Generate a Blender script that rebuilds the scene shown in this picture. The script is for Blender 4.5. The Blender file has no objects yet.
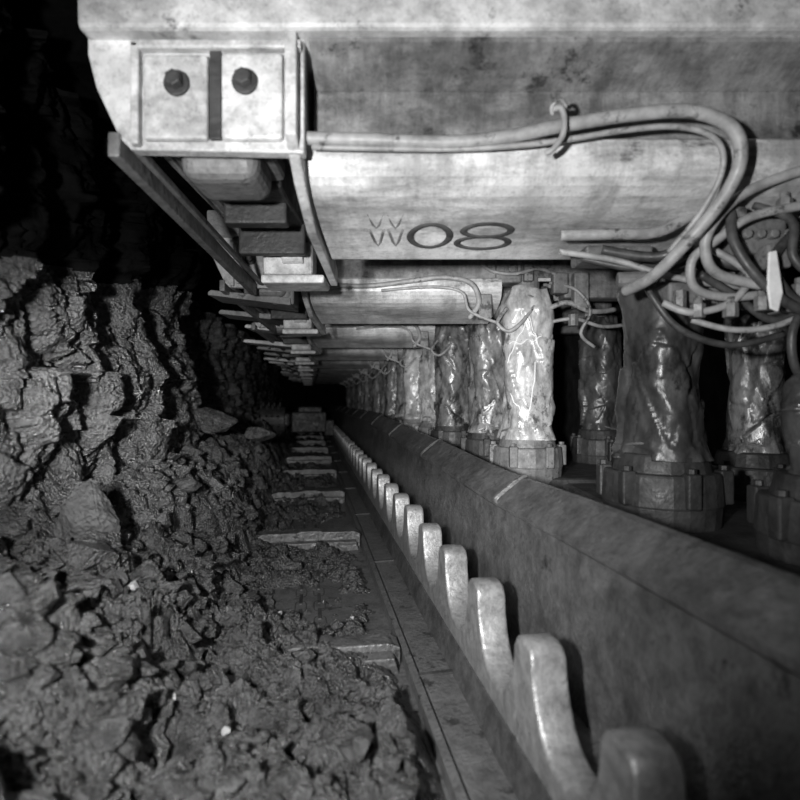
import bpy, bmesh, math, random
import numpy as np
from mathutils import Vector, Matrix
random.seed(7); np.random.seed(7)
TH=math.atan(0.1657); C=math.cos(TH); S=math.sin(TH)
scene=bpy.context.scene
try:
    scene.view_settings.view_transform='Standard'
    scene.view_settings.look='None'
except Exception: pass

def W(x,y,z):           # face-line frame (conveyor / coal face run along y') -> world
    return (x*C-y*S, x*S+y*C, z)

# ------------------------------------------------------------ noise
def h2(ix,iy,seed):
    n=(ix.astype(np.int64)*374761393+iy.astype(np.int64)*668265263+seed*974634777)&0xffffffff
    n=((n^(n>>13))*1274126177)&0xffffffff
    n=((n^(n>>16))*1103515245)&0xffffffff
    return ((n>>8)&0xffff)/65535.0
def vn(x,y,seed=0):
    ix=np.floor(x);iy=np.floor(y);fx=x-ix;fy=y-iy
    fx=fx*fx*(3-2*fx);fy=fy*fy*(3-2*fy)
    a=h2(ix,iy,seed);b=h2(ix+1,iy,seed);c=h2(ix,iy+1,seed);d=h2(ix+1,iy+1,seed)
    return (a*(1-fx)+b*fx)*(1-fy)+(c*(1-fx)+d*fx)*fy
def fbm(x,y,seed=0,o=4):
    t=0;a=.5;f=1;tot=0
    for i in range(o):
        t=t+a*vn(x*f,y*f,seed+i*17);tot+=a;a*=.5;f*=2.03
    return t/tot
def lump(x,y,s,seed,tilt=1.6):
    X=x/s;Y=y/s;ix=np.floor(X);iy=np.floor(Y)
    best=np.full(X.shape,9.0);h=np.zeros(X.shape)
    for ox in (-1,0,1):
        for oy in (-1,0,1):
            cx=ix+ox;cy=iy+oy
            dx=X-(cx+h2(cx,cy,seed));dy=Y-(cy+h2(cx,cy,seed+5))
            d=dx*dx+dy*dy
            hh=.7*h2(cx,cy,seed+9)+(h2(cx,cy,seed+11)-.5)*dx*tilt+(h2(cx,cy,seed+13)-.5)*dy*tilt+.5*(1-d)
            m=d<best
            best=np.where(m,d,best);h=np.where(m,hh,h)
    return h*s

# ------------------------------------------------------------ materials
def mat(name,c1,c2,scale=6,rough=(.5,.8),metal=0.0,bump=.2,bscale=40,spots=None,stretch=(1,1,1),spec=.5,vor=False,grime=None,bd=.02,streak=None,fine=None):
    m=bpy.data.materials.new(name);m.use_nodes=True
    nt=m.node_tree;N=nt.nodes;L=nt.links
    b=N['Principled BSDF'];b.inputs['Metallic'].default_value=metal
    b.inputs['Specular IOR Level'].default_value=spec
    tc=N.new('ShaderNodeTexCoord');mp=N.new('ShaderNodeMapping');mp.inputs['Scale'].default_value=stretch
    L.new(tc.outputs['Object'],mp.inputs['Vector'])
    def noise(sc,det,ro,vec):
        n=N.new('ShaderNodeTexNoise');n.inputs['Scale'].default_value=sc;n.inputs['Detail'].default_value=det;n.inputs['Roughness'].default_value=ro
        L.new(vec,n.inputs['Vector']);return n.outputs['Fac']
    def ramp(src,p0,p1,a,c):
        r=N.new('ShaderNodeValToRGB');r.color_ramp.elements[0].position=p0;r.color_ramp.elements[1].position=p1
        r.color_ramp.elements[0].color=(a,a,a,1);r.color_ramp.elements[1].color=(c,c,c,1);L.new(src,r.inputs[0]);return r.outputs[0]
    col=ramp(noise(scale,8,.65,mp.outputs[0]),.35,.65,c1,c2)
    def mult(col,f):
        mm=N.new('ShaderNodeMix');mm.data_type='RGBA';mm.blend_type='MULTIPLY';mm.inputs['Factor'].default_value=1
        L.new(col,mm.inputs['A']);L.new(f,mm.inputs['B']);return mm.outputs['Result']
    if spots:
        sc,thr,cs=spots
        f=ramp(noise(sc,10,.75,mp.outputs[0]),thr,thr+.07,0,1)
        mx=N.new('ShaderNodeMix');mx.data_type='RGBA'
        L.new(f,mx.inputs['Factor']);L.new(col,mx.inputs['A']);mx.inputs['B'].default_value=(cs,cs,cs,1)
        col=mx.outputs['Result']
    for g in (grime,streak):
        if not g: continue
        sc,lo,(gx,gy,gz)=g
        m2=N.new('ShaderNodeMapping');m2.inputs['Scale'].default_value=(gx,gy,gz);m2.inputs['Location'].default_value=(3.1,1.7,5.3)
        L.new(tc.outputs['Object'],m2.inputs['Vector'])
        col=mult(col,ramp(noise(sc,10,.75,m2.outputs[0]),.40,.54,lo,1))
    if fine: col=mult(col,ramp(noise(fine,4,.8,tc.outputs['Object']),.34,.50,.72,1))
    L.new(col,b.inputs['Base Color'])
    mr=N.new('ShaderNodeMapRange');mr.inputs['To Min'].default_value=rough[0];mr.inputs['To Max'].default_value=rough[1]
    mr.inputs['From Min'].default_value=.3;mr.inputs['From Max'].default_value=.7
    L.new(noise(scale*2.3,5,.5,mp.outputs[0]),mr.inputs['Value']);L.new(mr.outputs[0],b.inputs['Roughness'])
    bp=N.new('ShaderNodeBump');bp.inputs['Strength'].default_value=bump;bp.inputs['Distance'].default_value=bd
    if vor:
        v=N.new('ShaderNodeTexVoronoi');v.inputs['Scale'].default_value=bscale
        L.new(tc.outputs['Object'],v.inputs['Vector'])
        ad=N.new('ShaderNodeMath');ad.operation='MULTIPLY_ADD';ad.inputs[1].default_value=.6
        L.new(v.outputs['Distance'],ad.inputs[0]);L.new(noise(bscale*.7,6,.7,tc.outputs['Object']),ad.inputs[2]);L.new(ad.outputs[0],bp.inputs['Height'])
    else:
        L.new(noise(bscale,6,.5,mp.outputs[0]),bp.inputs['Height'])
    L.new(bp.outputs[0],b.inputs['Normal'])
    return m
M_white=mat('worn_painted_steel',.42,.66,12,(.35,.65),0,.15,30,spots=(5,.60,.12),grime=(2.2,.62,(1,1,1.4)),fine=45)
M_tip=mat('scuffed_tip_paint',.46,.74,12,(.35,.65),0,.15,30,spots=(7,.61,.12),grime=(4,.60,(1,1,1)),fine=45)
M_white2=mat('worn_painted_steel_beam',.62,.88,9,(.28,.48),0,.12,25,spots=(5,.62,.16),stretch=(.6,1,1.3),grime=(2.0,.50,(.6,1.6,1.6)),streak=(5,.72,(2.2,.5,.35)),fine=50)
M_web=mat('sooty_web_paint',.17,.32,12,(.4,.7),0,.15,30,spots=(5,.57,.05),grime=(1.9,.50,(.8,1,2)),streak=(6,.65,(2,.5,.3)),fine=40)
M_grey=mat('grimy_steel',.11,.24,9,(.4,.7),.1,.2,35,spots=(9,.56,.05),fine=40)
M_dark=mat('dark_steel',.025,.07,7,(.4,.7),.2,.25,40)
M_plate=mat('spill_plate_steel',.085,.17,16,(.30,.55),.35,.25,70,spots=(8,.58,.04),grime=(3,.62,(1,1,1)),streak=(9,.72,(1,.5,.4)),fine=55)
M_rack=mat('rubbed_rack_steel',.20,.36,18,(.34,.6),.4,.2,60,spots=(9,.60,.07),fine=55)
M_pan=mat('pan_steel',.10,.19,14,(.28,.5),.3,.3,60,spots=(7,.56,.045),fine=60)
M_flight=mat('coal_dusted_flight_steel',.08,.18,14,(.32,.55),.3,.5,45,spots=(10,.55,.03),fine=50)
M_coal=mat('coal_rubble_mat',.022,.105,12,(.18,.44),0,1.0,75,spots=(60,.61,.30),vor=True,spec=1.0,fine=30)
M_face=mat('coal_face_mat',.026,.105,9,(.18,.46),0,1.0,55,spots=(45,.62,.25),vor=True,spec=1.0,fine=25)
M_rock_and_shade=mat('roof_rock_and_shade_mat',.004,.009,5,(.8,.95),0,.5,20,vor=True,spec=.03)
M_stone=mat('pale_stone',.25,.48,12,(.6,.9),0,.5,40,vor=True)
M_bould=mat('shale_boulder_mat',.035,.085,9,(.5,.8),0,.9,40,vor=True,fine=30)
M_clothL=mat('pale_plastic_sheeting',.26,.66,10,(.22,.45),0,.3,24,spots=(5,.54,.12),stretch=(1,1,.7),spec=.8,streak=(7,.55,(1,1,.4)))
M_clothM=mat('grimy_plastic_sheeting',.10,.34,9,(.22,.45),0,.3,20,spots=(5,.51,.04),stretch=(1,1,.6),spec=.8,streak=(7,.55,(1,1,.4)))
M_clothD=mat('oily_canvas',.03,.10,8,(.26,.5),0,.3,20,spots=(6,.56,.02),stretch=(1,1,.6),spec=.7)
M_hose=mat('grey_rubber_hose',.20,.38,16,(.4,.6),0,.05,60,spots=(10,.55,.07))
M_hoseD=mat('black_rubber_hose',.03,.08,20,(.35,.6),0,.05,60)
M_paint=mat('stencil_paint',.04,.08,20,(.6,.8),0,.05,60,spec=.2)
M_chalk=mat('chalk_paint',.65,.85,20,(.7,.9),0,.05,60)

# ------------------------------------------------------------ mesh helpers
def empty(name,loc=(0,0,0)):
    e=bpy.data.objects.new(name,None);scene.collection.objects.link(e);e.location=loc;return e
def finish(name,me,material,parent=None,smooth=False):
    o=bpy.data.objects.new(name,me);scene.collection.objects.link(o)
    if material: 
        me.materials.clear();me.materials.append(material)
    if smooth: me.polygons.foreach_set('use_smooth',[True]*len(me.polygons))
    if parent: o.parent=parent
    return o
class B:
    def __init__(s): s.bm=bmesh.new()
    def _add(s,tmp):
        me=bpy.data.meshes.new('t');tmp.to_mesh(me);tmp.free();s.bm.from_mesh(me);bpy.data.meshes.remove(me)
    def box(s,x0,x1,y0,y1,z0,z1,bev=.008,rot=None,seg=2):
        t=bmesh.new();bmesh.ops.create_cube(t,size=1)
        c=Vector(((x0+x1)/2,(y0+y1)/2,(z0+z1)/2));d=(abs(x1-x0),abs(y1-y0),abs(z1-z0))
        bmesh.ops.scale(t,vec=d,verts=t.verts)
        if bev>0: bmesh.ops.bevel(t,geom=t.edges[:],offset=min(bev,min(d)*.4),segments=seg,affect='EDGES',profile=.5)
        if rot: bmesh.ops.rotate(t,cent=(0,0,0),matrix=Matrix.Rotation(rot[0],3,rot[1]),verts=t.verts)
        bmesh.ops.translate(t,vec=c,verts=t.verts);s._add(t);return s
    def cyl(s,p0,p1,r0,r1=None,n=24,bev=.004):
        r1=r0 if r1 is None else r1
        p0=Vector(p0);p1=Vector(p1);d=p1-p0
        t=bmesh.new();bmesh.ops.create_cone(t,cap_ends=True,segments=n,radius1=r0,radius2=r1,depth=d.length)
        if bev>0:
            es=[e for e in t.edges if any(len(f.verts)>4 for f in e.link_faces)]
            bmesh.ops.bevel(t,geom=es,offset=bev,segments=2,affect='EDGES',profile=.5)
        q=d.to_track_quat('Z','Y').to_matrix()
        bmesh.ops.rotate(t,cent=(0,0,0),matrix=q,verts=t.verts)
        bmesh.ops.translate(t,vec=(p0+p1)/2,verts=t.verts);s._add(t);return s
    def prism(s,pts,f0,f1,bev=0):
        t=bmesh.new()
        a=[t.verts.new(f0(*p)) for p in pts];b=[t.verts.new(f1(*p)) for p in pts]
        n=len(pts)
        t.faces.new(a);t.faces.new(b[::-1])
        for i in range(n): t.faces.new((a[i],b[i],b[(i+1)%n],a[(i+1)%n]))
        bmesh.ops.recalc_face_normals(t,faces=t.faces)
        if bev>0: bmesh.ops.bevel(t,geom=t.edges[:],offset=bev,segments=2,affect='EDGES',profile=.5)
        s._add(t);return s
    def bar(s,p0,p1,w,h,bev=.006):
        p0=Vector(p0);p1=Vector(p1);d=p1-p0
        t=bmesh.new();bmesh.ops.create_cube(t,size=1);bmesh.ops.scale(t,vec=(w,d.length,h),verts=t.verts)
        if bev>0: bmesh.ops.bevel(t,geom=t.edges[:],offset=bev,segments=2,affect='EDGES',profile=.5)
        q=d.to_track_quat('Y','Z').to_matrix()
        bmesh.ops.rotate(t,cent=(0,0,0),matrix=q,verts=t.verts)
        bmesh.ops.translate(t,vec=(p0+p1)/2,verts=t.verts);s._add(t);return s
    def tube(s,pts,r,n=10,sub=8):
        P=[Vector(p) for p in pts];Q=[]
        for i in range(len(P)-1):
            a=P[max(i-1,0)];b=P[i];c=P[i+1];d=P[min(i+2,len(P)-1)]
            for k in range(sub):
                t=k/sub
                Q.append(.5*((2*b)+(c-a)*t+(2*a-5*b+4*c-d)*t*t+(3*b-a-3*c+d)*t**3))
        Q.append(P[-1]);bm=s.bm;prev=None;up=Vector((.13,.2,1)).normalized()
        for i,q in enumerate(Q):
            tg=(Q[min(i+1,len(Q)-1)]-Q[max(i-1,0)]).normalized()
            u=(up-up.dot(tg)*tg).normalized();up=u;v=tg.cross(u)
            ring=[bm.verts.new(q+(u*math.cos(2*math.pi*k/n)+v*math.sin(2*math.pi*k/n))*r) for k in range(n)]
            if prev:
                for k in range(n):
                    f=bm.faces.new((prev[k],prev[(k+1)%n],ring[(k+1)%n],ring[k]));f.smooth=True
            else: bm.faces.new(ring[::-1])
            prev=ring
        bm.faces.new(prev);return s
    def obj(s,name,material,parent=None,smooth=False):
        me=bpy.data.meshes.new(name);s.bm.to_mesh(me);s.bm.free()
        return finish(name,me,material,parent,smooth)
def grid(name,P,material,parent=None,smooth=True):
    r,c,_=P.shape
    me=bpy.data.meshes.new(name)
    idx=np.arange(r*c).reshape(r,c)
    f=np.stack([idx[:-1,:-1],idx[:-1,1:],idx[1:,1:],idx[1:,:-1]],-1).reshape(-1,4)
    me.vertices.add(r*c);me.vertices.foreach_set('co',P.reshape(-1))
    me.loops.add(f.size);me.loops.foreach_set('vertex_index',f.reshape(-1).astype(np.int32))
    me.polygons.add(len(f));me.polygons.foreach_set('loop_start',np.arange(0,f.size,4,dtype=np.int32))
    me.update(calc_edges=True);me.validate()
    return finish(name,me,material,parent,smooth)

# ------------------------------------------------------------ ground
def ground(x,y):
    wx=x+.03*(fbm(x*9,y*9,3,3)-.5)*2;wy=y+.03*(fbm(x*9,y*9,8,3)-.5)*2
    slope=np.interp(x,[-1.9,-1.25,-.9,-.58,-.40,.30,.40],[-.36,-.46,-.66,-.92,-1.04,-1.08,-1.10])
    out=np.clip((-.38-x)/.15,0,1)
    near=np.clip((2.3-y)/.8,0,1)
    big=fbm(wx*1.6,wy*1.6,21,3)-.5
    rough=lump(wx,wy,.38,31,1.7)*.48*(.2+.8*out)+lump(wx,wy,.17,32,2.0)*.60*(.7+.3*out)+lump(wx,wy,.075,33,2.0)*.58+lump(wx,wy,.03,34,2.0)*.5
    z=slope+big*(.24*out+.10)+rough-.13-.03*out
    inn=1-out
    ph=(y-2.30)/1.85; ph=ph-np.floor(ph)
    bare=np.clip((ph-.03)/.08,0,1)*np.clip((.62-ph)/.20,0,1)
    side=np.clip((x+.30)/.15,0,1)*(.50+.50*vn(y*1.9,x*3,55))
    heap=np.clip(fbm(x*2.6+4,y*2.4+2,77,2)-.44,0,1)*.32
    z=z+inn*(heap-.015)*(.5+.5*near)+inn*near*.075-inn*bare*side*.10*(1-near)-inn*np.clip((y-2.6)/.8,0,1)*.028
    edge=np.clip((x-.26)/.12,0,1)
    z=z*(1-edge)+edge*np.minimum(z,-1.12-.02*(1-near))
    return z
ys=.35*np.exp(np.arange(840)*.00500)
xs=np.linspace(-1.95,.40,350)
X,Y=np.meshgrid(xs,ys);Z=ground(X,Y)
P=np.stack([X*C-Y*S,X*S+Y*C,Z],-1)
grid('floor',P,M_coal,smooth=False)

# ------------------------------------------------------------ coal face
zs=np.linspace(-1.0,1.3,270)
ys2=.3*np.exp(np.arange(740)*.00590)
ZZ,YY=np.meshgrid(zs,ys2)
wp=.16*(fbm(YY*2.5,ZZ*2.5,5,4)-.5)
sk=YY+ZZ*.14+wp*1.2
wz=ZZ+wp
d=-1.30+.26*(fbm(sk*2.2,ZZ*.8,41,3)-.5)+lump(sk,wz*.60,.28,42,1.8)*.62+lump(sk,wz*.62,.11,43,2.0)*.68+lump(sk,wz*.8,.045,44,1.9)*.62+lump(sk,wz,.022,46,1.8)*.4+.10*(fbm(YY*1.1,ZZ*1.5,45,3)-.5)
shade_edge=.44+.17*(YY-1.9)+.16*(fbm(YY*2.2,ZZ*0+3,91,4)-.5)+.06*(fbm(YY*11,ZZ*4,92,2)-.5)      # lower edge of the shade painted on the upper wall
d=d+.06*np.clip((ZZ-shade_edge)/.10,0,1)+.10*np.clip(ZZ-.55,0,1)-.10*np.clip(ZZ-.2,0,.5)
st=np.clip((YY-5.4)/.25,0,1);d=d-.55*st*st*(3-2*st)+.35*np.clip((YY-8)/3,0,1)
wl=grid('wall_left',np.stack([d*C-YY*S,d*S+YY*C,ZZ],-1),M_face,smooth=False)
wl.data.materials.append(M_rock_and_shade)  # near-black slot puts shade into the colour of the upper wall
mi=((ZZ>shade_edge)[:-1,:-1]).astype(np.int32).reshape(-1)
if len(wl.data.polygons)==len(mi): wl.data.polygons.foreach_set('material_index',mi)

xs3=np.linspace(-2.6,5.2,120);ys3=np.linspace(-1.5,25,260)
X,Y=np.meshgrid(xs3,ys3)
Z=1.46+.2*(fbm(X*1.3,Y*1.3,61,4)-.5)+lump(X,Y,.3,62)*.25
grid('ceiling',np.stack([X*C-Y*S,X*S+Y*C,Z],-1),M_rock_and_shade)
Z=-1.42+.05*(fbm(X*2,Y*2,63,3)-.5)
grid('floor_base',np.stack([X*C-Y*S,X*S+Y*C,Z],-1),M_rock_and_shade)
zs=np.linspace(-1.5,1.7,60);ZZ,YY=np.meshgrid(zs,ys3)
d=4.4+.3*(fbm(YY*2,ZZ*2,64,4)-.5)
grid('wall_right',np.stack([d*C-YY*S,d*S+YY*C,ZZ],-1),M_rock_and_shade)
ZZ,XX=np.meshgrid(zs,xs3)
d=23.5+.3*(fbm(XX*2,ZZ*2,65,4)-.5)
grid('wall_back',np.stack([XX*C-d*S,XX*S+d*C,ZZ],-1),M_rock_and_shade)

# ------------------------------------------------------------ rocks
def rock_mesh(n=14,seed=0,fl=1.0):
    rs=random.Random(seed);bm=bmesh.new()
    for i in range(n):
        v=Vector((rs.gauss(0,1),rs.gauss(0,1),rs.gauss(0,1))).normalized()*rs.uniform(.8,1.05)
        bm.verts.new((v.x,v.y*.8,v.z*.65*fl))
    bmesh.ops.convex_hull(bm,input=bm.verts[:])
    for v in [v for v in bm.verts if not v.link_faces]: bm.verts.remove(v)
    return bm
protos=[]
for i in range(8):
    bm=rock_mesh(12,i);bm.verts.index_update()
    protos.append((np.array([v.co[:] for v in bm.verts]),[[v.index for v in f.verts] for f in bm.faces]));bm.free()
def scatter(name,items,material):
    V=[];F=[];o=0
    for (p,s,k) in items:
        vs,fs=protos[k%8]
        R=np.array(Matrix.Rotation(random.uniform(0,6.28),3,'Z')@Matrix.Rotation(random.uniform(-.7,.7),3,'X'))
        V.append((vs*s)@R.T+np.array(p));F+=[[i+o for i in f] for f in fs];o+=len(vs)
    V=np.concatenate(V);me=bpy.data.meshes.new(name);me.from_pydata(V.tolist(),[],F);me.update()
    return finish(name,me,material)
items=[]
n=5200
xr=np.random.uniform(-1.10,.27,n);yr=.9*np.exp(np.random.uniform(0,2.1,n))
zr=ground(xr,yr)
for i in range(n):
    s=random.choice([.008,.01,.012,.015,.02,.02,.03,.045,.06])*random.uniform(.7,1.4)
    if i%60==0: s=random.uniform(.07,.12)
    if xr[i]>-.42:
        s*=.65
        if random.random()<.35: s*=.5
    items.append((W(xr[i],yr[i],zr[i]+s*.25),s,i))
scatter('coal_rubble',items,M_coal)
def gz(x,y): return float(ground(np.array([x]),np.array([y]))[0])
items=[]
for (x,y,s) in [(-.66,2.0,.035),(-.63,2.1,.025),(-.42,1.75,.022),(-.24,1.62,.022),(-.20,1.66,.015),(.02,4.5,.05),(.10,4.6,.04),(-.05,4.7,.03),(.06,4.9,.05),(.16,4.75,.035),(-.3,5.4,.03),(-.5,1.45,.015),(-.05,2.9,.03),(.08,2.8,.03),(-.36,1.9,.018),(.16,2.85,.02),(-.15,2.75,.02),(.2,2.6,.016),(-.45,2.2,.02),(-.8,1.8,.02)]:
    items.append((W(x,y,gz(x,y)+s*.5),s,int(s*1000)))
scatter('pale_stone_fragments',items,M_stone)

def boulder(name,loc,dim,seed,material=M_bould,rz=0):
    bm=rock_mesh(16,seed,1.3)
    bmesh.ops.bevel(bm,geom=bm.edges[:],offset=.05,segments=2,affect='EDGES')
    bmesh.ops.triangulate(bm,faces=bm.faces[:])
    bmesh.ops.subdivide_edges(bm,edges=bm.edges[:],cuts=3,use_grid_fill=True)
    for v in bm.verts:
        c=v.co;q=.05*math.sin(c.x*9+c.z*5)*math.sin(c.y*8+2+c.z*4)+.02*math.sin(c.x*23+seed)*math.sin(c.z*27)
        v.co=Vector((c.x*dim[0]*(1+q),c.y*dim[1]*(1+q),c.z*dim[2]*(1+q)))
    me=bpy.data.meshes.new(name);bm.to_mesh(me);bm.free()
    o=finish(name,me,material,None,False);o.location=loc;o.rotation_euler=(.1,.15,rz);return o
boulder('shale_boulder',(-1.27,2.2,-.50),(.140,.13,.23),3)
boulder('shale_boulder',(-1.46,2.15,-.66),(.11,.11,.11),5,rz=1)
boulder('shale_boulder',(-1.25,3.2,-.50),(.13,.12,.07),8,rz=2)
boulder('shale_boulder',(-1.72,5.0,-.20),(.28,.25,.16),9,M_coal,rz=.5)
boulder('shale_boulder',(-1.45,5.6,-.36),(.2,.2,.12),11,M_coal,rz=.9)

# ------------------------------------------------------------ conveyor
conv=empty('armored_face_conveyor')
Y0,Y1=.25,21
def run(b,prof,y0=Y0,y1=Y1,bev=0):
    b.prism(prof,lambda a,c:W(a,y0,c),lambda a,c:W(a,y1,c),bev);return b
b=B()
run(b,[(-.47,-1.34),(.46,-1.34),(.46,-1.115),(-.47,-1.115)])
run(b,[(-.49,-1.34),(-.43,-1.34),(-.43,-1.12),(-.405,-1.06),(-.435,-.985),(-.455,-.985),(-.49,-1.06)])
b.obj('line_pan_trough',M_pan,conv)
b=B()
run(b,[(.405,-1.34),(.60,-1.34),(.60,-1.065),(.43,-1.07),(.405,-1.085)])
run(b,[(.385,-1.20),(.412,-1.20),(.412,-1.055),(.385,-1.06)])
b.obj('side_flange',M_pan,conv)
b=B()
for k in range(12):
    y=.55+k*1.5
    b.prism([(.41,-1.072),(.58,-1.068),(.58,-1.055),(.41,-1.060)],lambda a,c:W(a,y,c),lambda a,c:W(a,y+.02,c))
b.obj('pan_joints',M_dark,conv)
b=B()
for k in range(11):
    y=2.25+k*1.85
    zt=-.03 if k==0 else .0
    pf=[(-.41,-1.15),(-.41,-1.01),(-.34,-.99),(-.10,-.99),(-.07,-.98),(.07,-.98),(.10,-.99),(.33,-.99),(.375,-1.01),(.375,-1.15)]
    b.prism(pf,lambda a,c:W(a,y,c+zt),lambda a,c:W(a,y+.11,c+zt),.006)
    b.prism([(-.39,-1.12),(-.37,-1.05),(.34,-1.05),(.36,-1.12)],lambda a,c:W(a,y-.07,c),lambda a,c:W(a,y+.17,c),.006)
b.obj('flight_bars',M_flight,conv)
b=B()
for sx in (-.05,.05):
    for k in range(150):
        y=1.6+k*.11
        if k%2==0:
            pts=[(sx-.028,y,0),(sx-.028,y+.11,0),(sx,y+.135,0),(sx+.028,y+.11,0),(sx+.028,y,0),(sx,y-.02,0),(sx-.028,y,0)]
            b.tube([W(p[0],p[1],-1.125) for p in pts],.012,6,3)
        else:
            b.bar(W(sx,y-.02,-1.135),W(sx,y+.13,-1.135),.02,.05,.005)
b.obj('haul_chain',M_dark,conv)
# rack
b=B()
pitch=.461;top=-.645;low=-.885
outline=[]
for k in range(44):
    yc=.916+pitch*(k-1)+.03
    tw=.060;T=top+.006*math.sin(k*2.3)
    outline+=[(yc-tw-.05,low+.05),(yc-tw-.022,low+.10),(yc-tw-.004,low+.155),(yc-tw,T-.06),(yc-tw+.003,T-.028),(yc-tw+.016,T-.008),(yc-tw+.040,T),
              (yc+tw-.040,T),(yc+tw-.016,T-.008),(yc+tw-.003,T-.028),(yc+tw,T-.06),(yc+tw+.004,low+.155),(yc+tw+.022,low+.10),(yc+tw+.05,low+.05),(yc+tw+.09,low+.016),(yc+tw+.135,low)]
    outline+=[(yc+pitch-tw-.135,low),(yc+pitch-tw-.09,low+.016)]
t=b.bm
xa,xb=.572,.672
A=[t.verts.new(W(xa+.012,p[0],p[1])) for p in outline];Bv=[t.verts.new(W(xb-.012,p[0],p[1])) for p in outline]
A1=[t.verts.new(W(xa+.003,p[0],p[1]-.005)) for p in outline];B1=[t.verts.new(W(xb-.003,p[0],p[1]-.005)) for p in outline]
A2=[t.verts.new(W(xa,p[0],p[1]-.014)) for p in outline];B2=[t.verts.new(W(xb,p[0],p[1]-.014)) for p in outline]
Ab2=[t.verts.new(W(xa,p[0],-1.07)) for p in outline];Bb2=[t.verts.new(W(xb,p[0],-1.07)) for p in outline]
for i in range(len(outline)-1):
    for (p,q) in ((A,Bv),(A1,A),(A2,A1),(Bv,B1),(B1,B2),(Ab2,A2),(B2,Bb2)):
        f=t.faces.new((p[i],p[i+1],q[i+1],q[i]));f.smooth=(p not in (Ab2,B2))
bmesh.ops.recalc_face_normals(t,faces=t.faces[:])
b.obj('rack_bar',M_rack,conv)
b=B()
run(b,[(.545,-1.075),(.575,-1.075),(.575,-.955),(.565,-.955)])
run(b,[(.67,-1.1),(.80,-1.1),(.79,-.94),(.67,-.94)])
b.obj('rack_housing',M_plate,conv)
# spill plate
b=B();t=b.bm
prof=[(.770,-1.10),(.790,-.90),(.812,-.62),(.826,-.475),(.812,-.462),(.810,-.445),(.822,-.432),(.90,-.372),(.93,-.35),(.95,-.345),(.965,-.355),(.955,-.375),(.875,-.45),(.86,-.50),(.84,-1.1)]
yl=list(np.arange(.25,21,.25));rows=[]
def rise(y,z):
    r=min(max(y-2.4,0)*.030,.17);w=min(max((z+1.1)/.75,0),1);return z+r*w
for y in yl:
    rows.append([t.verts.new(W(p[0]-.004*max(0,y-9)**1.6,y,rise(y,p[1])+.004*math.sin(y*3+j))) for j,p in enumerate(prof)])
for i in range(len(rows)-1):
    for j in range(len(prof)):
        jj=(j+1)%len(prof);t.faces.new((rows[i][j],rows[i+1][j],rows[i+1][jj],rows[i][jj]))
t.faces.new(rows[0]);t.faces.new(rows[-1][::-1])
bmesh.ops.recalc_face_normals(t,faces=t.faces[:])
b.obj('spill_plate',M_plate,conv)
b=B();t=b.bm
for k in range(9):
    y=2.28+k*1.62
    sec=[]
    for yy in (y,y+.01,y+.03,y+.04):
        gg=.010 if yy not in (y,y+.04) else .001
        sec.append([t.verts.new(W(p[0]-(gg if j<5 else 0)-.004*max(0,yy-9)**1.6,yy,rise(yy,p[1])+gg+.003)) for j,p in enumerate(prof[3:11])])
    for i in range(3):
        for j in range(len(sec[0])-1):
            t.faces.new((sec[i][j],sec[i+1][j],sec[i+1][j+1],sec[i][j+1]))
bmesh.ops.recalc_face_normals(t,faces=t.faces[:])
b.obj('spill_plate_joint_straps',M_plate,conv)

# ------------------------------------------------------------ roof supports
beam_prof=[(1.80,.84),(1.735,.835),(1.722,.825),(1.715,.80),(1.714,.77),(1.720,.74),(1.735,.715),(1.76,.695),(1.80,.675),(1.85,.660),(1.92,.645),(2.0,.632),(2.32,.602),(2.40,.62),(2.42,.70),(2.42,.84)]
def beam_z(y): return float(np.interp(y,[1.75,1.79,1.85,2.0,2.32],[.70,.677,.660,.632,.602]))
def leg_radius(seed,r,nA,nH,hgt):
    a=np.linspace(0,2*np.pi,nA,endpoint=False);h=np.linspace(0,1,nH+1)
    Aa,H=np.meshgrid(a,h)
    u=Aa*r;z=H*hgt
    w=1+.04*np.sin(H*7+seed)+.05*np.sin(2*Aa+seed+H*2)
    cr=lump(u+z*.3,z*.6-u*.2,.24,int(seed*10),2.2)*.08+lump(u-z*.5,z*.5+u*.3,.12,int(seed*10)+3,2.4)*.085+lump(u,z*.8,.05,int(seed*10)+4,2)*.05
    sm=.12*np.abs(np.sin(Aa*1.5+H*3+seed*1.7))+.05*np.abs(np.sin(Aa*2.5-H*6+seed))+.05*(1-np.abs(np.sin(H*11+Aa*1.0+seed+1.5*np.sin(Aa*2))))**2
    R=r*(w+sm-.12)*(1+.06*np.cos(4*(Aa+.6+seed)))+cr-.012
    k=np.clip((H-.84)/.16,0,1);R=R*(1-.24*k**1.3)*(1+.06*k*np.sin(Aa*11+seed))
    k=np.clip(.08-H,0,1)/.08;R=R*(1+.10*k)*(1+.03*k*np.sin(Aa*13))
    return R
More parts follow.
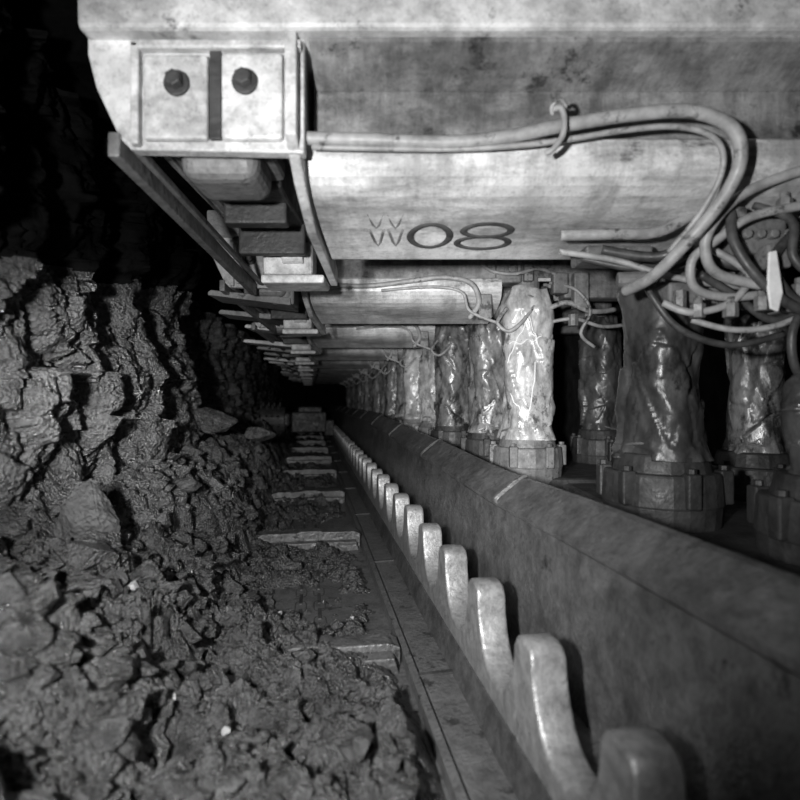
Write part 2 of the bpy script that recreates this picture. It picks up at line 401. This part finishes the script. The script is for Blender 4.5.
def add_leg(par,x,y,seed,material,ztop=.75,zb=-.27,r=.155,marks=False,nm='',hi=True):
    b=B();t=b.bm;nA,nH=(110,130) if hi else (48,60)
    R=leg_radius(seed,r,nA,nH,ztop-zb);rows=[]
    ang=lambda k:math.pi/2+2*math.pi*k/nA
    for i in range(nH+1):
        h=i/nH;z=zb+(ztop-zb)*h
        rows.append([t.verts.new((x+R[i,k]*math.cos(ang(k)),y+R[i,k]*math.sin(ang(k)),z+.015*math.sin(3*ang(k)+seed)*h)) for k in range(nA)])
    for i in range(nH):
        for k in range(nA): t.faces.new((rows[i][k],rows[i][(k+1)%nA],rows[i+1][(k+1)%nA],rows[i+1][k]))
    t.faces.new(rows[-1]);t.faces.new(rows[0][::-1])
    b.obj('leg_sleeve'+nm,material,par,True)
    b=B()
    b.cyl((x,y,zb-.19),(x,y,zb-.05),.245,.235,24,.012).cyl((x,y,zb-.06),(x,y,zb+.025),.20,.18,24,.01)
    b.cyl((x,y,zb-.7),(x,y,zb-.18),.20,.24,24,.01)
    for k in range(6):
        a=k*math.pi/3+.3+seed
        cx=x+.235*math.cos(a);cy=y+.235*math.sin(a)
        b.box(cx-.028,cx+.028,cy-.028,cy+.028,zb-.18,zb-.04,.008)
        b.cyl((cx,cy,zb-.04),(cx,cy,zb-.02),.018,.018,6,.002)
    b.obj('leg_base_collar'+nm,M_grey if material is M_clothL else M_dark,par)
    b=B();b.cyl((x,y,ztop-.06),(x,y,max(ztop+.12,.85)),.085,.085,20)
    for zz,f in ((ztop-.07,.86),(zb+.05,1.05)):
        rr=r*f
        pts=[(x+rr*math.cos(q*math.pi/8),y+rr*math.sin(q*math.pi/8),zz+.02*math.sin(q*.8)) for q in range(17)]
        b.tube(pts,.007,6,2)
    b.obj('leg_piston_and_ties'+nm,M_grey,par)
    if marks:
        b=B()
        def sp(a,h,o=0):
            fk=((a-math.pi/2)/(2*math.pi)*nA)%nA;k0=int(fk)%nA;k1=(k0+1)%nA;f=fk-int(fk);ii=min(max(int(round(h*nH)),0),nH)
            q=R[ii,k0]*(1-f)+R[ii,k1]*f+o;return (x+q*math.cos(a),y+q*math.sin(a),zb+(ztop-zb)*h)
        for (a0,h0,a1,h1) in [(-2.5,.50,-1.75,.80),(-1.75,.80,-1.2,.56),(-2.4,.30,-1.8,.12),(-1.8,.12,-1.4,.50),(-2.4,.62,-1.2,.66)]:
            b.tube([sp(a0+(a1-a0)*q/30,h0+(h1-h0)*q/30+.012*math.sin(q*.5)) for q in range(31)],.0045,5,1)
        b.obj('sleeve_chalk_marks'+nm,M_chalk,par)

def support(i):
    near=(i==0);hi=(i<3)
    off=(-.3270*i,1.9732*i,0)
    e=empty('hydraulic_roof_support',off)
    jit=random.Random(i)
    beamR=1.75 if near else 1.02
    b=B()
    b.prism([(-.93,1.07),(-.935,1.24),(2.9,1.24),(2.9,1.07)],lambda a,c:(a,1.56,c),lambda a,c:(a,3.50,c),.014)
    b.box(-.28,2.9,1.775,1.80,.82,1.08,.004)
    b.box(-.28,2.9,2.40,2.44,.80,1.08,.004)
    b.obj('canopy_plate',M_white,e)
    b=B();b.prism(beam_prof,lambda a,c:(-.29,a,c),lambda a,c:(beamR,a,c))
    o=b.obj('canopy_box_beam',M_white2,e)
    b=B();b.box(-.275,2.6,1.765,1.776,.84,1.05,.002)
    b.prism([(1.60,1.07),(1.60,1.055),(1.76,1.0),(1.76,1.07)],lambda a,c:(-.27,a,c),lambda a,c:(2.6,a,c))
    b.obj('canopy_web_plate',M_web,e)
    b=B()
    b.prism([(-.93,1.10),(-.93,1.03),(-.905,.93),(-.835,.78),(-.80,.745),(-.285,.735),(-.285,1.10)],lambda a,c:(a,1.615,c),lambda a,c:(a,1.66,c),.006)
    b.box(-.79,-.765,1.585,1.62,.75,1.05,.006);b.box(-.79,-.29,1.585,1.62,1.03,1.055,.006)
    b.box(-.755,-.565,1.59,1.62,.765,1.015,.01);b.box(-.525,-.345,1.59,1.62,.765,1.02,.01)
    b.prism([(1.57,1.07),(1.57,.77),(1.72,.68),(1.95,.60),(2.62,.55),(2.62,.62),(1.9,.9),(1.9,1.07)],lambda a,c:(-.335,a,c),lambda a,c:(-.30,a,c),.005)
    b.box(-.93,-.90,1.66,3.45,.95,1.08,.006)
    b.obj('canopy_tip_frame',M_tip,e)
    b=B()
    b.bar((-.845,1.60,.755),(-.955,3.55,.72),.035,.075)
    b.bar((-.80,1.62,.765),(-.90,3.5,.755),.02,.03)
    b.obj('tip_side_rail',M_grey,e)
    b=B()
    b.box(-.562,-.528,1.600,1.625,.77,1.03,.002)  # dark strip painted in as the shade of the gap between pin plates
    for (x,z) in ((-.652,.925),(-.453,.930)):
        b.cyl((x,1.592,z),(x,1.578,z),.038,.038,24,.004);b.cyl((x,1.58,z),(x,1.55,z),.026,.024,6,.004)
    b.obj('tip_pins_and_gap_shade',M_dark,e)
    b=B()
    b.box(-.70,-.45,1.70,1.95,.70,.83,.055,seg=4)
    b.box(-.76,-.42,1.68,2.0,.80,.88,.02)
    b.obj('face_sprag_jack',M_grey,e)
    b=B()
    b.box(-.72,-.44,2.0,3.2,.78,.95,.015);b.box(-.70,-.45,2.15,2.22,.70,.80,.01);b.box(-.73,-.43,2.45,2.5,.66,.80,.01)
    b.obj('sprag_arm',M_dark,e)
    b=B()
    b.box(-.66,-.42,2.60,2.75,.60,.76,.02);b.box(-.66,-.36,2.57,2.78,.555,.595,.01)
    b.cyl((-.56,2.59,.68),(-.46,2.59,.68),.03,.03,16)
    b.obj('sprag_bracket',M_tip,e)
    if not near:
        b=B()
        for yy,dx in ((1.73,0),(2.73,-.165)):
            z=.72+jit.uniform(-.02,.03);L=jit.uniform(-.06,.10)
            b.prism([(-1.06+dx+L,z+.03),(-1.04+dx+L,z+.045),(-.42+dx,z-.01),(-.42+dx,z-.06),(-1.06+dx+L,z+.01)],lambda a,c:(a,yy,c),lambda a,c:(a,yy+.30,c),.004)
            b.box(-.55+dx,-.40+dx,yy+.02,yy+.2,z-.05,z+.2,.01)
        b.obj('canopy_tip_plates',M_grey if i%2 else M_white,e)
        b=B()
        b.box(-.35,.9,2.72,2.95,.70,.86,.04)
        b.cyl((1.02,2.05,.72),(1.42,2.05,.72),.12,.12,24,.02)
        b.box(.98,1.16,1.72,1.9,.80,.98,.02)
        b.box(1.45,2.6,1.75,1.9,.70,.90,.02);b.box(1.5,1.6,1.68,1.76,.62,.86,.01)
        b.obj('canopy_rear_beam',M_web,e)
    b=B()
    b.box(1.02 if near else .98,3.1,1.62,3.42,-1.32,-.52,.03)
    b.box(2.75,2.95,1.6,3.5,-.6,1.1,.03)
    b.obj('base_pontoon',M_dark,e)
    if near:
        add_leg(e,1.135,2.36,1.3,M_clothD,.60,-.25,.150,nm='_1')
        add_leg(e,1.46,1.80,4.1,M_clothD,.10,-.27,.135,nm='_2')
        add_leg(e,1.93,2.95,2.2,M_clothM,.70,-.30,.13,nm='_3')
        add_leg(e,2.05,2.2,3.2,M_clothD,.70,-.30,.13,nm='_4')
    else:
        add_leg(e,1.217,1.83,.7+i,M_clothL if i in(1,3) else M_clothM,.77,-.27,.165,marks=(i==1),nm='_1',hi=hi)
        add_leg(e,1.087,2.61,2.1+i,M_clothM if i!=2 else M_clothL,.77,-.27,.160,nm='_2',hi=hi)
        add_leg(e,2.03,2.62,3.3+i,M_clothD,.70,-.27,.14,nm='_3',hi=hi)
        add_leg(e,2.10,1.92,4.6+i,M_clothD,.70,-.27,.14,nm='_4',hi=False)
    hy=1.695
    b=B()
    if near:
        b.tube([(-.29,1.66,.80),(-.1,1.67,.800),(.15,1.665,.79),(.33,1.65,.800),(.47,1.64,.825),(.68,1.62,.85),(.86,1.60,.85),(.98,1.60,.80),(1.015,1.62,.71),(.99,1.68,.61),(.92,1.76,.50),(.86,1.85,.42),(.83,2.0,.40)],.020,12,8)
        b.tube([(-.27,1.665,.775),(.1,1.672,.772),(.33,1.66,.775),(.5,1.65,.79),(.68,1.64,.815),(.84,1.63,.82),(.95,1.63,.78),(.985,1.66,.70),(.95,1.72,.59),(.89,1.8,.49)],.009,8,8)
        b.tube([(1.45,1.70,.76),(1.25,1.72,.72),(1.10,1.74,.66),(1.02,1.76,.58),(1.0,1.78,.50),(1.05,1.80,.42),(1.2,1.8,.38)],.017,10,8)
        b.tube([(1.5,1.75,.66),(1.30,1.76,.63),(1.15,1.78,.60),(1.05,1.80,.53),(.98,1.82,.47),(1.0,1.84,.38),(1.12,1.85,.35),(1.3,1.85,.37)],.015,10,8)
    else:
        b.tube([(-.27,hy,.78),(.1,hy,.77),(.4,hy-.02,.80),(.62,hy-.04,.82),(.80,hy-.04,.78),(.86,hy,.66),(.80,hy+.05,.56)],.018,8,6)
        b.tube([(.2,hy,.74),(.55,hy-.02,.76),(.74,hy-.04,.72),(.80,hy,.60),(1.0,hy+.02,.52)],.011,8,6)
        b.tube([(1.05,hy,.62),(.98,hy-.03,.52),(1.05,hy-.05,.46),(1.14,hy-.05,.52),(1.25,hy,.66)],.013,8,6)
        b.tube([(1.3,1.72,.60),(1.45,1.70,.66),(1.62,1.70,.60),(1.8,1.75,.62)],.018,8,6)
        b.tube([(1.3,1.74,.52),(1.5,1.70,.55),(1.7,1.72,.50),(1.9,1.75,.52)],.013,8,6)
        b.tube([(1.35,1.74,.80),(1.5,1.66,.74),(1.6,1.66,.60),(1.55,1.7,.45),(1.65,1.72,.36)],.012,8,6)
        b.tube([(.88,1.70,.92),(.95,1.66,.86),(1.1,1.64,.84),(1.25,1.66,.88),(1.4,1.7,.84)],.012,8,6)
    b.obj('hydraulic_hoses',M_hose,e)
    b=B()
    if near:
        b.box(1.15,1.32,1.85,2.0,.50,.62,.01);b.box(1.05,1.14,1.83,1.95,.56,.66,.01)
        for k in range(4): b.cyl((1.17+k*.045,1.82,.56),(1.17+k*.045,1.86,.56),.016,.016,8)
        b.cyl((1.06,1.80,.62),(1.14,1.80,.62),.02,.02,10)
        b.box(1.28,1.42,1.9,2.0,.66,.74,.01)
        b.box(.72,.98,2.1,2.3,.555,.60,.01)
        for k in range(5):
            b.cyl((1.0+k*.09,2.02,.46+.015*(k%2)),(1.06+k*.09,2.02,.46),.018,.018,8)
            b.cyl((1.02+k*.08,1.98,.33),(1.02+k*.08,1.98,.40),.022,.022,6)
        b.box(1.0,1.45,2.02,2.15,.36,.44,.01)
        b.box(1.22,1.30,1.80,1.88,.44,.52,.008)
        b.cyl((.80,2.0,.44),(.90,1.98,.44),.03,.03,12)
        for (x,y,z) in ((1.02,1.86,.30),(1.12,1.84,.30),(1.22,1.83,.32),(1.34,1.82,.36),(1.36,1.80,.56),(1.26,1.78,.63)):
            b.cyl((x,y,z-.02),(x,y,z+.03),.024,.024,6);b.cyl((x,y,z+.025),(x,y,z+.05),.015,.015,10)
        b.box(1.30,1.55,1.84,1.95,.30,.35,.008)
    else:
        b.box(.98,1.12,1.68,1.75,.86,.95,.01);b.box(1.16,1.22,1.66,1.72,.80,.92,.008)
        b.cyl((1.0,1.66,.88),(1.0,1.70,.88),.03,.03,8);b.cyl((1.08,1.66,.88),(1.08,1.70,.88),.025,.025,8)
        b.box(.86,.95,1.70,1.78,.55,.72,.01)
        b.box(1.36,1.46,1.68,1.76,.72,.86,.01);b.cyl((1.5,1.70,.5),(1.5,1.70,.58),.035,.035,8)
    b.obj('valve_block',M_grey,e)
    if near:
        b=B()
        b.tube([(.585,1.98,.60),(.75,1.96,.598),(.92,1.94,.60),(1.05,1.90,.66),(1.2,1.88,.70),(1.5,1.9,.76)],.020,10,8)
        b.tube([(.60,2.05,.56),(.80,2.02,.52),(.95,1.98,.46),(1.1,1.95,.42),(1.3,1.95,.40)],.012,8,8)
        b.tube([(.98,1.9,.56),(1.1,1.86,.50),(1.18,1.84,.42),(1.12,1.84,.33),(1.0,1.86,.30),(.92,1.9,.34)],.013,8,8)
        b.tube([(1.02,1.9,.28),(1.15,1.86,.24),(1.3,1.84,.26),(1.5,1.85,.36)],.011,8,8)
        b.obj('service_cables',M_hose,e)
        b=B()
        b.tube([(.78,2.1,.58),(.95,2.05,.54),(1.08,1.98,.55),(1.2,1.93,.48),(1.45,1.93,.50)],.02,8,8)
        b.tube([(1.3,1.80,.55),(1.22,1.78,.45),(1.28,1.78,.34),(1.4,1.8,.30)],.016,8,8)
        b.tube([(1.05,1.9,.44),(1.18,1.9,.36),(1.3,1.9,.28),(1.42,1.9,.33)],.014,8,8)
        b.tube([(.70,2.1,.55),(.86,2.05,.50),(1.0,2.0,.49),(1.15,1.95,.56),(1.4,1.9,.60)],.014,8,8)
        b.tube([(1.10,1.80,.64),(1.08,1.76,.52),(1.14,1.74,.40),(1.26,1.74,.30),(1.42,1.76,.26)],.016,8,8)
        b.tube([(1.20,1.84,.66),(1.27,1.76,.58),(1.26,1.74,.46),(1.34,1.74,.40),(1.5,1.78,.44)],.014,8,8)
        b.tube([(1.38,1.82,.36),(1.30,1.80,.22),(1.34,1.82,.08),(1.5,1.86,0)],.014,8,8)
        b.tube([(.90,2.05,.50),(.93,2.0,.38),(1.02,1.98,.26),(1.2,1.98,.20),(1.4,1.98,.24)],.013,8,8)
        b.obj('pilot_hoses',M_hoseD,e)
        b=B();b.prism([(1.17,.47),(1.195,.475),(1.215,.34),(1.20,.28),(1.175,.29),(1.165,.36)],lambda a,c:(a,1.72,c),lambda a,c:(a,1.73,c),.004)
        b.obj('tag_plate',M_chalk,e)
        b=B()
        b.tube([(.455,1.62,.865),(.475,1.60,.86),(.485,1.60,.82),(.48,1.605,.78),(.455,1.61,.745),(.435,1.62,.735)],.009,8,6)
        b.tube([(.455,1.62,.85),(.45,1.61,.87),(.47,1.60,.885),(.49,1.61,.875),(.49,1.62,.85)],.006,8,6)
        b.obj('hose_clip',M_hose,e)
        b=B()
        def seg(path,r=.026,o=.0215):
            b.tube([(x,y,beam_z(y)+o) for x,y in path],r,18,3)
        def ell(cx,cy,rx,ry):
            seg([(cx+rx*math.cos(q*math.pi/12),cy+ry*math.sin(q*math.pi/12)) for q in range(25)])
        ell(.115,2.08,.075,.105);ell(.325,2.025,.088,.055);ell(.325,2.14,.100,.062)
        b.obj('painted_number',M_paint,e)
        b=B()
        for x in (-.115,-.045):
            seg([(x,2.0),(x+.028,2.17),(x+.056,2.0)],.010,.0082)
            seg([(x,1.90),(x+.028,2.0),(x+.056,1.90)],.010,.0082)
        b.obj('scratched_marks',M_web,e)
    return e
for i in range(10): support(i)

# ------------------------------------------------------------ shearer in the distance
sh=empty('coal_shearer')
def WB(b,x0,x1,y0,y1,z0,z1,bev=.03):
    b.prism([(x0,z0),(x1,z0),(x1,z1),(x0,z1)],lambda a,c:W(a,y0,c),lambda a,c:W(a,y1,c),bev)
b=B();WB(b,-.45,.40,13.6,17,-.80,-.30);WB(b,-.3,.3,13.9,16.5,-.32,-.17);WB(b,.36,.60,13.7,14.4,-.9,-.5);b.obj('body',M_dark,sh)
b=B();WB(b,-.75,-.45,12.4,14.2,-.60,-.30,.06);b.obj('ranging_arm',M_dark,sh)
b=B();c0=W(-1.1,12.5,-.45);c1=W(-.55,12.5,-.45)
b.cyl(c0,c1,.30,.30,28,.02)
for k in range(36):
    a=k*.7;f=k/36
    px=W(-1.08+.5*f,12.5,0);q=(px[0],px[1]+.31*math.cos(a),-.45+.31*math.sin(a));q2=(px[0],px[1]+.40*math.cos(a),-.45+.40*math.sin(a))
    b.cyl(q,q2,.03,.012,8,0)
b.obj('cutting_drum',M_dark,sh)

# ------------------------------------------------------------ lights
def spot(name,loc,tgt,power,cone,blend,rad):
    l=bpy.data.lights.new(name,'SPOT');l.energy=power;l.spot_size=math.radians(cone);l.spot_blend=blend;l.shadow_soft_size=rad
    o=bpy.data.objects.new(name,l);scene.collection.objects.link(o);o.location=loc
    o.rotation_euler=(Vector(tgt)-Vector(loc)).to_track_quat('-Z','Y').to_euler();return o
spot('flash_lamp',(-.50,-.15,.12),(.15,2,.70),270,106,.95,.05)
spot('fill_spot_floor',(-.50,-.10,.20),(-.50,2.3,-.95),380,80,.95,.05)  # added fill spot, brightens the floor and lower left wall
spot('fill_spot_face',(-.40,-.2,.10),(-1.75,4.2,-.02),760,28,.95,.05)  # added fill spot beside the camera, lifts the coal face
spot('fill_spot_mid',(-.25,-.2,.05),(.55,4.6,.12),600,36,.9,.04)  # added fill spot beside the camera for the middle supports
spot('fill_spot_far',(-.15,-.2,.10),(-.30,10,.15),550,15,.9,.04)  # added narrow fill spot that brightens the far end
w=bpy.data.worlds.new('mine_dark');scene.world=w;w.use_nodes=True
w.node_tree.nodes['Background'].inputs[0].default_value=(.5,.5,.5,1);w.node_tree.nodes['Background'].inputs[1].default_value=.005

cam=bpy.data.cameras.new('camera');co=bpy.data.objects.new('camera',cam);scene.collection.objects.link(co)
cam.sensor_width=36;cam.lens=36*543/800;cam.clip_start=.02;cam.clip_end=100
co.location=(0,0,0);co.rotation_euler=(math.radians(90),0,0)
cam.dof.use_dof=True;cam.dof.focus_distance=3.2;cam.dof.aperture_fstop=1.6
scene.camera=co
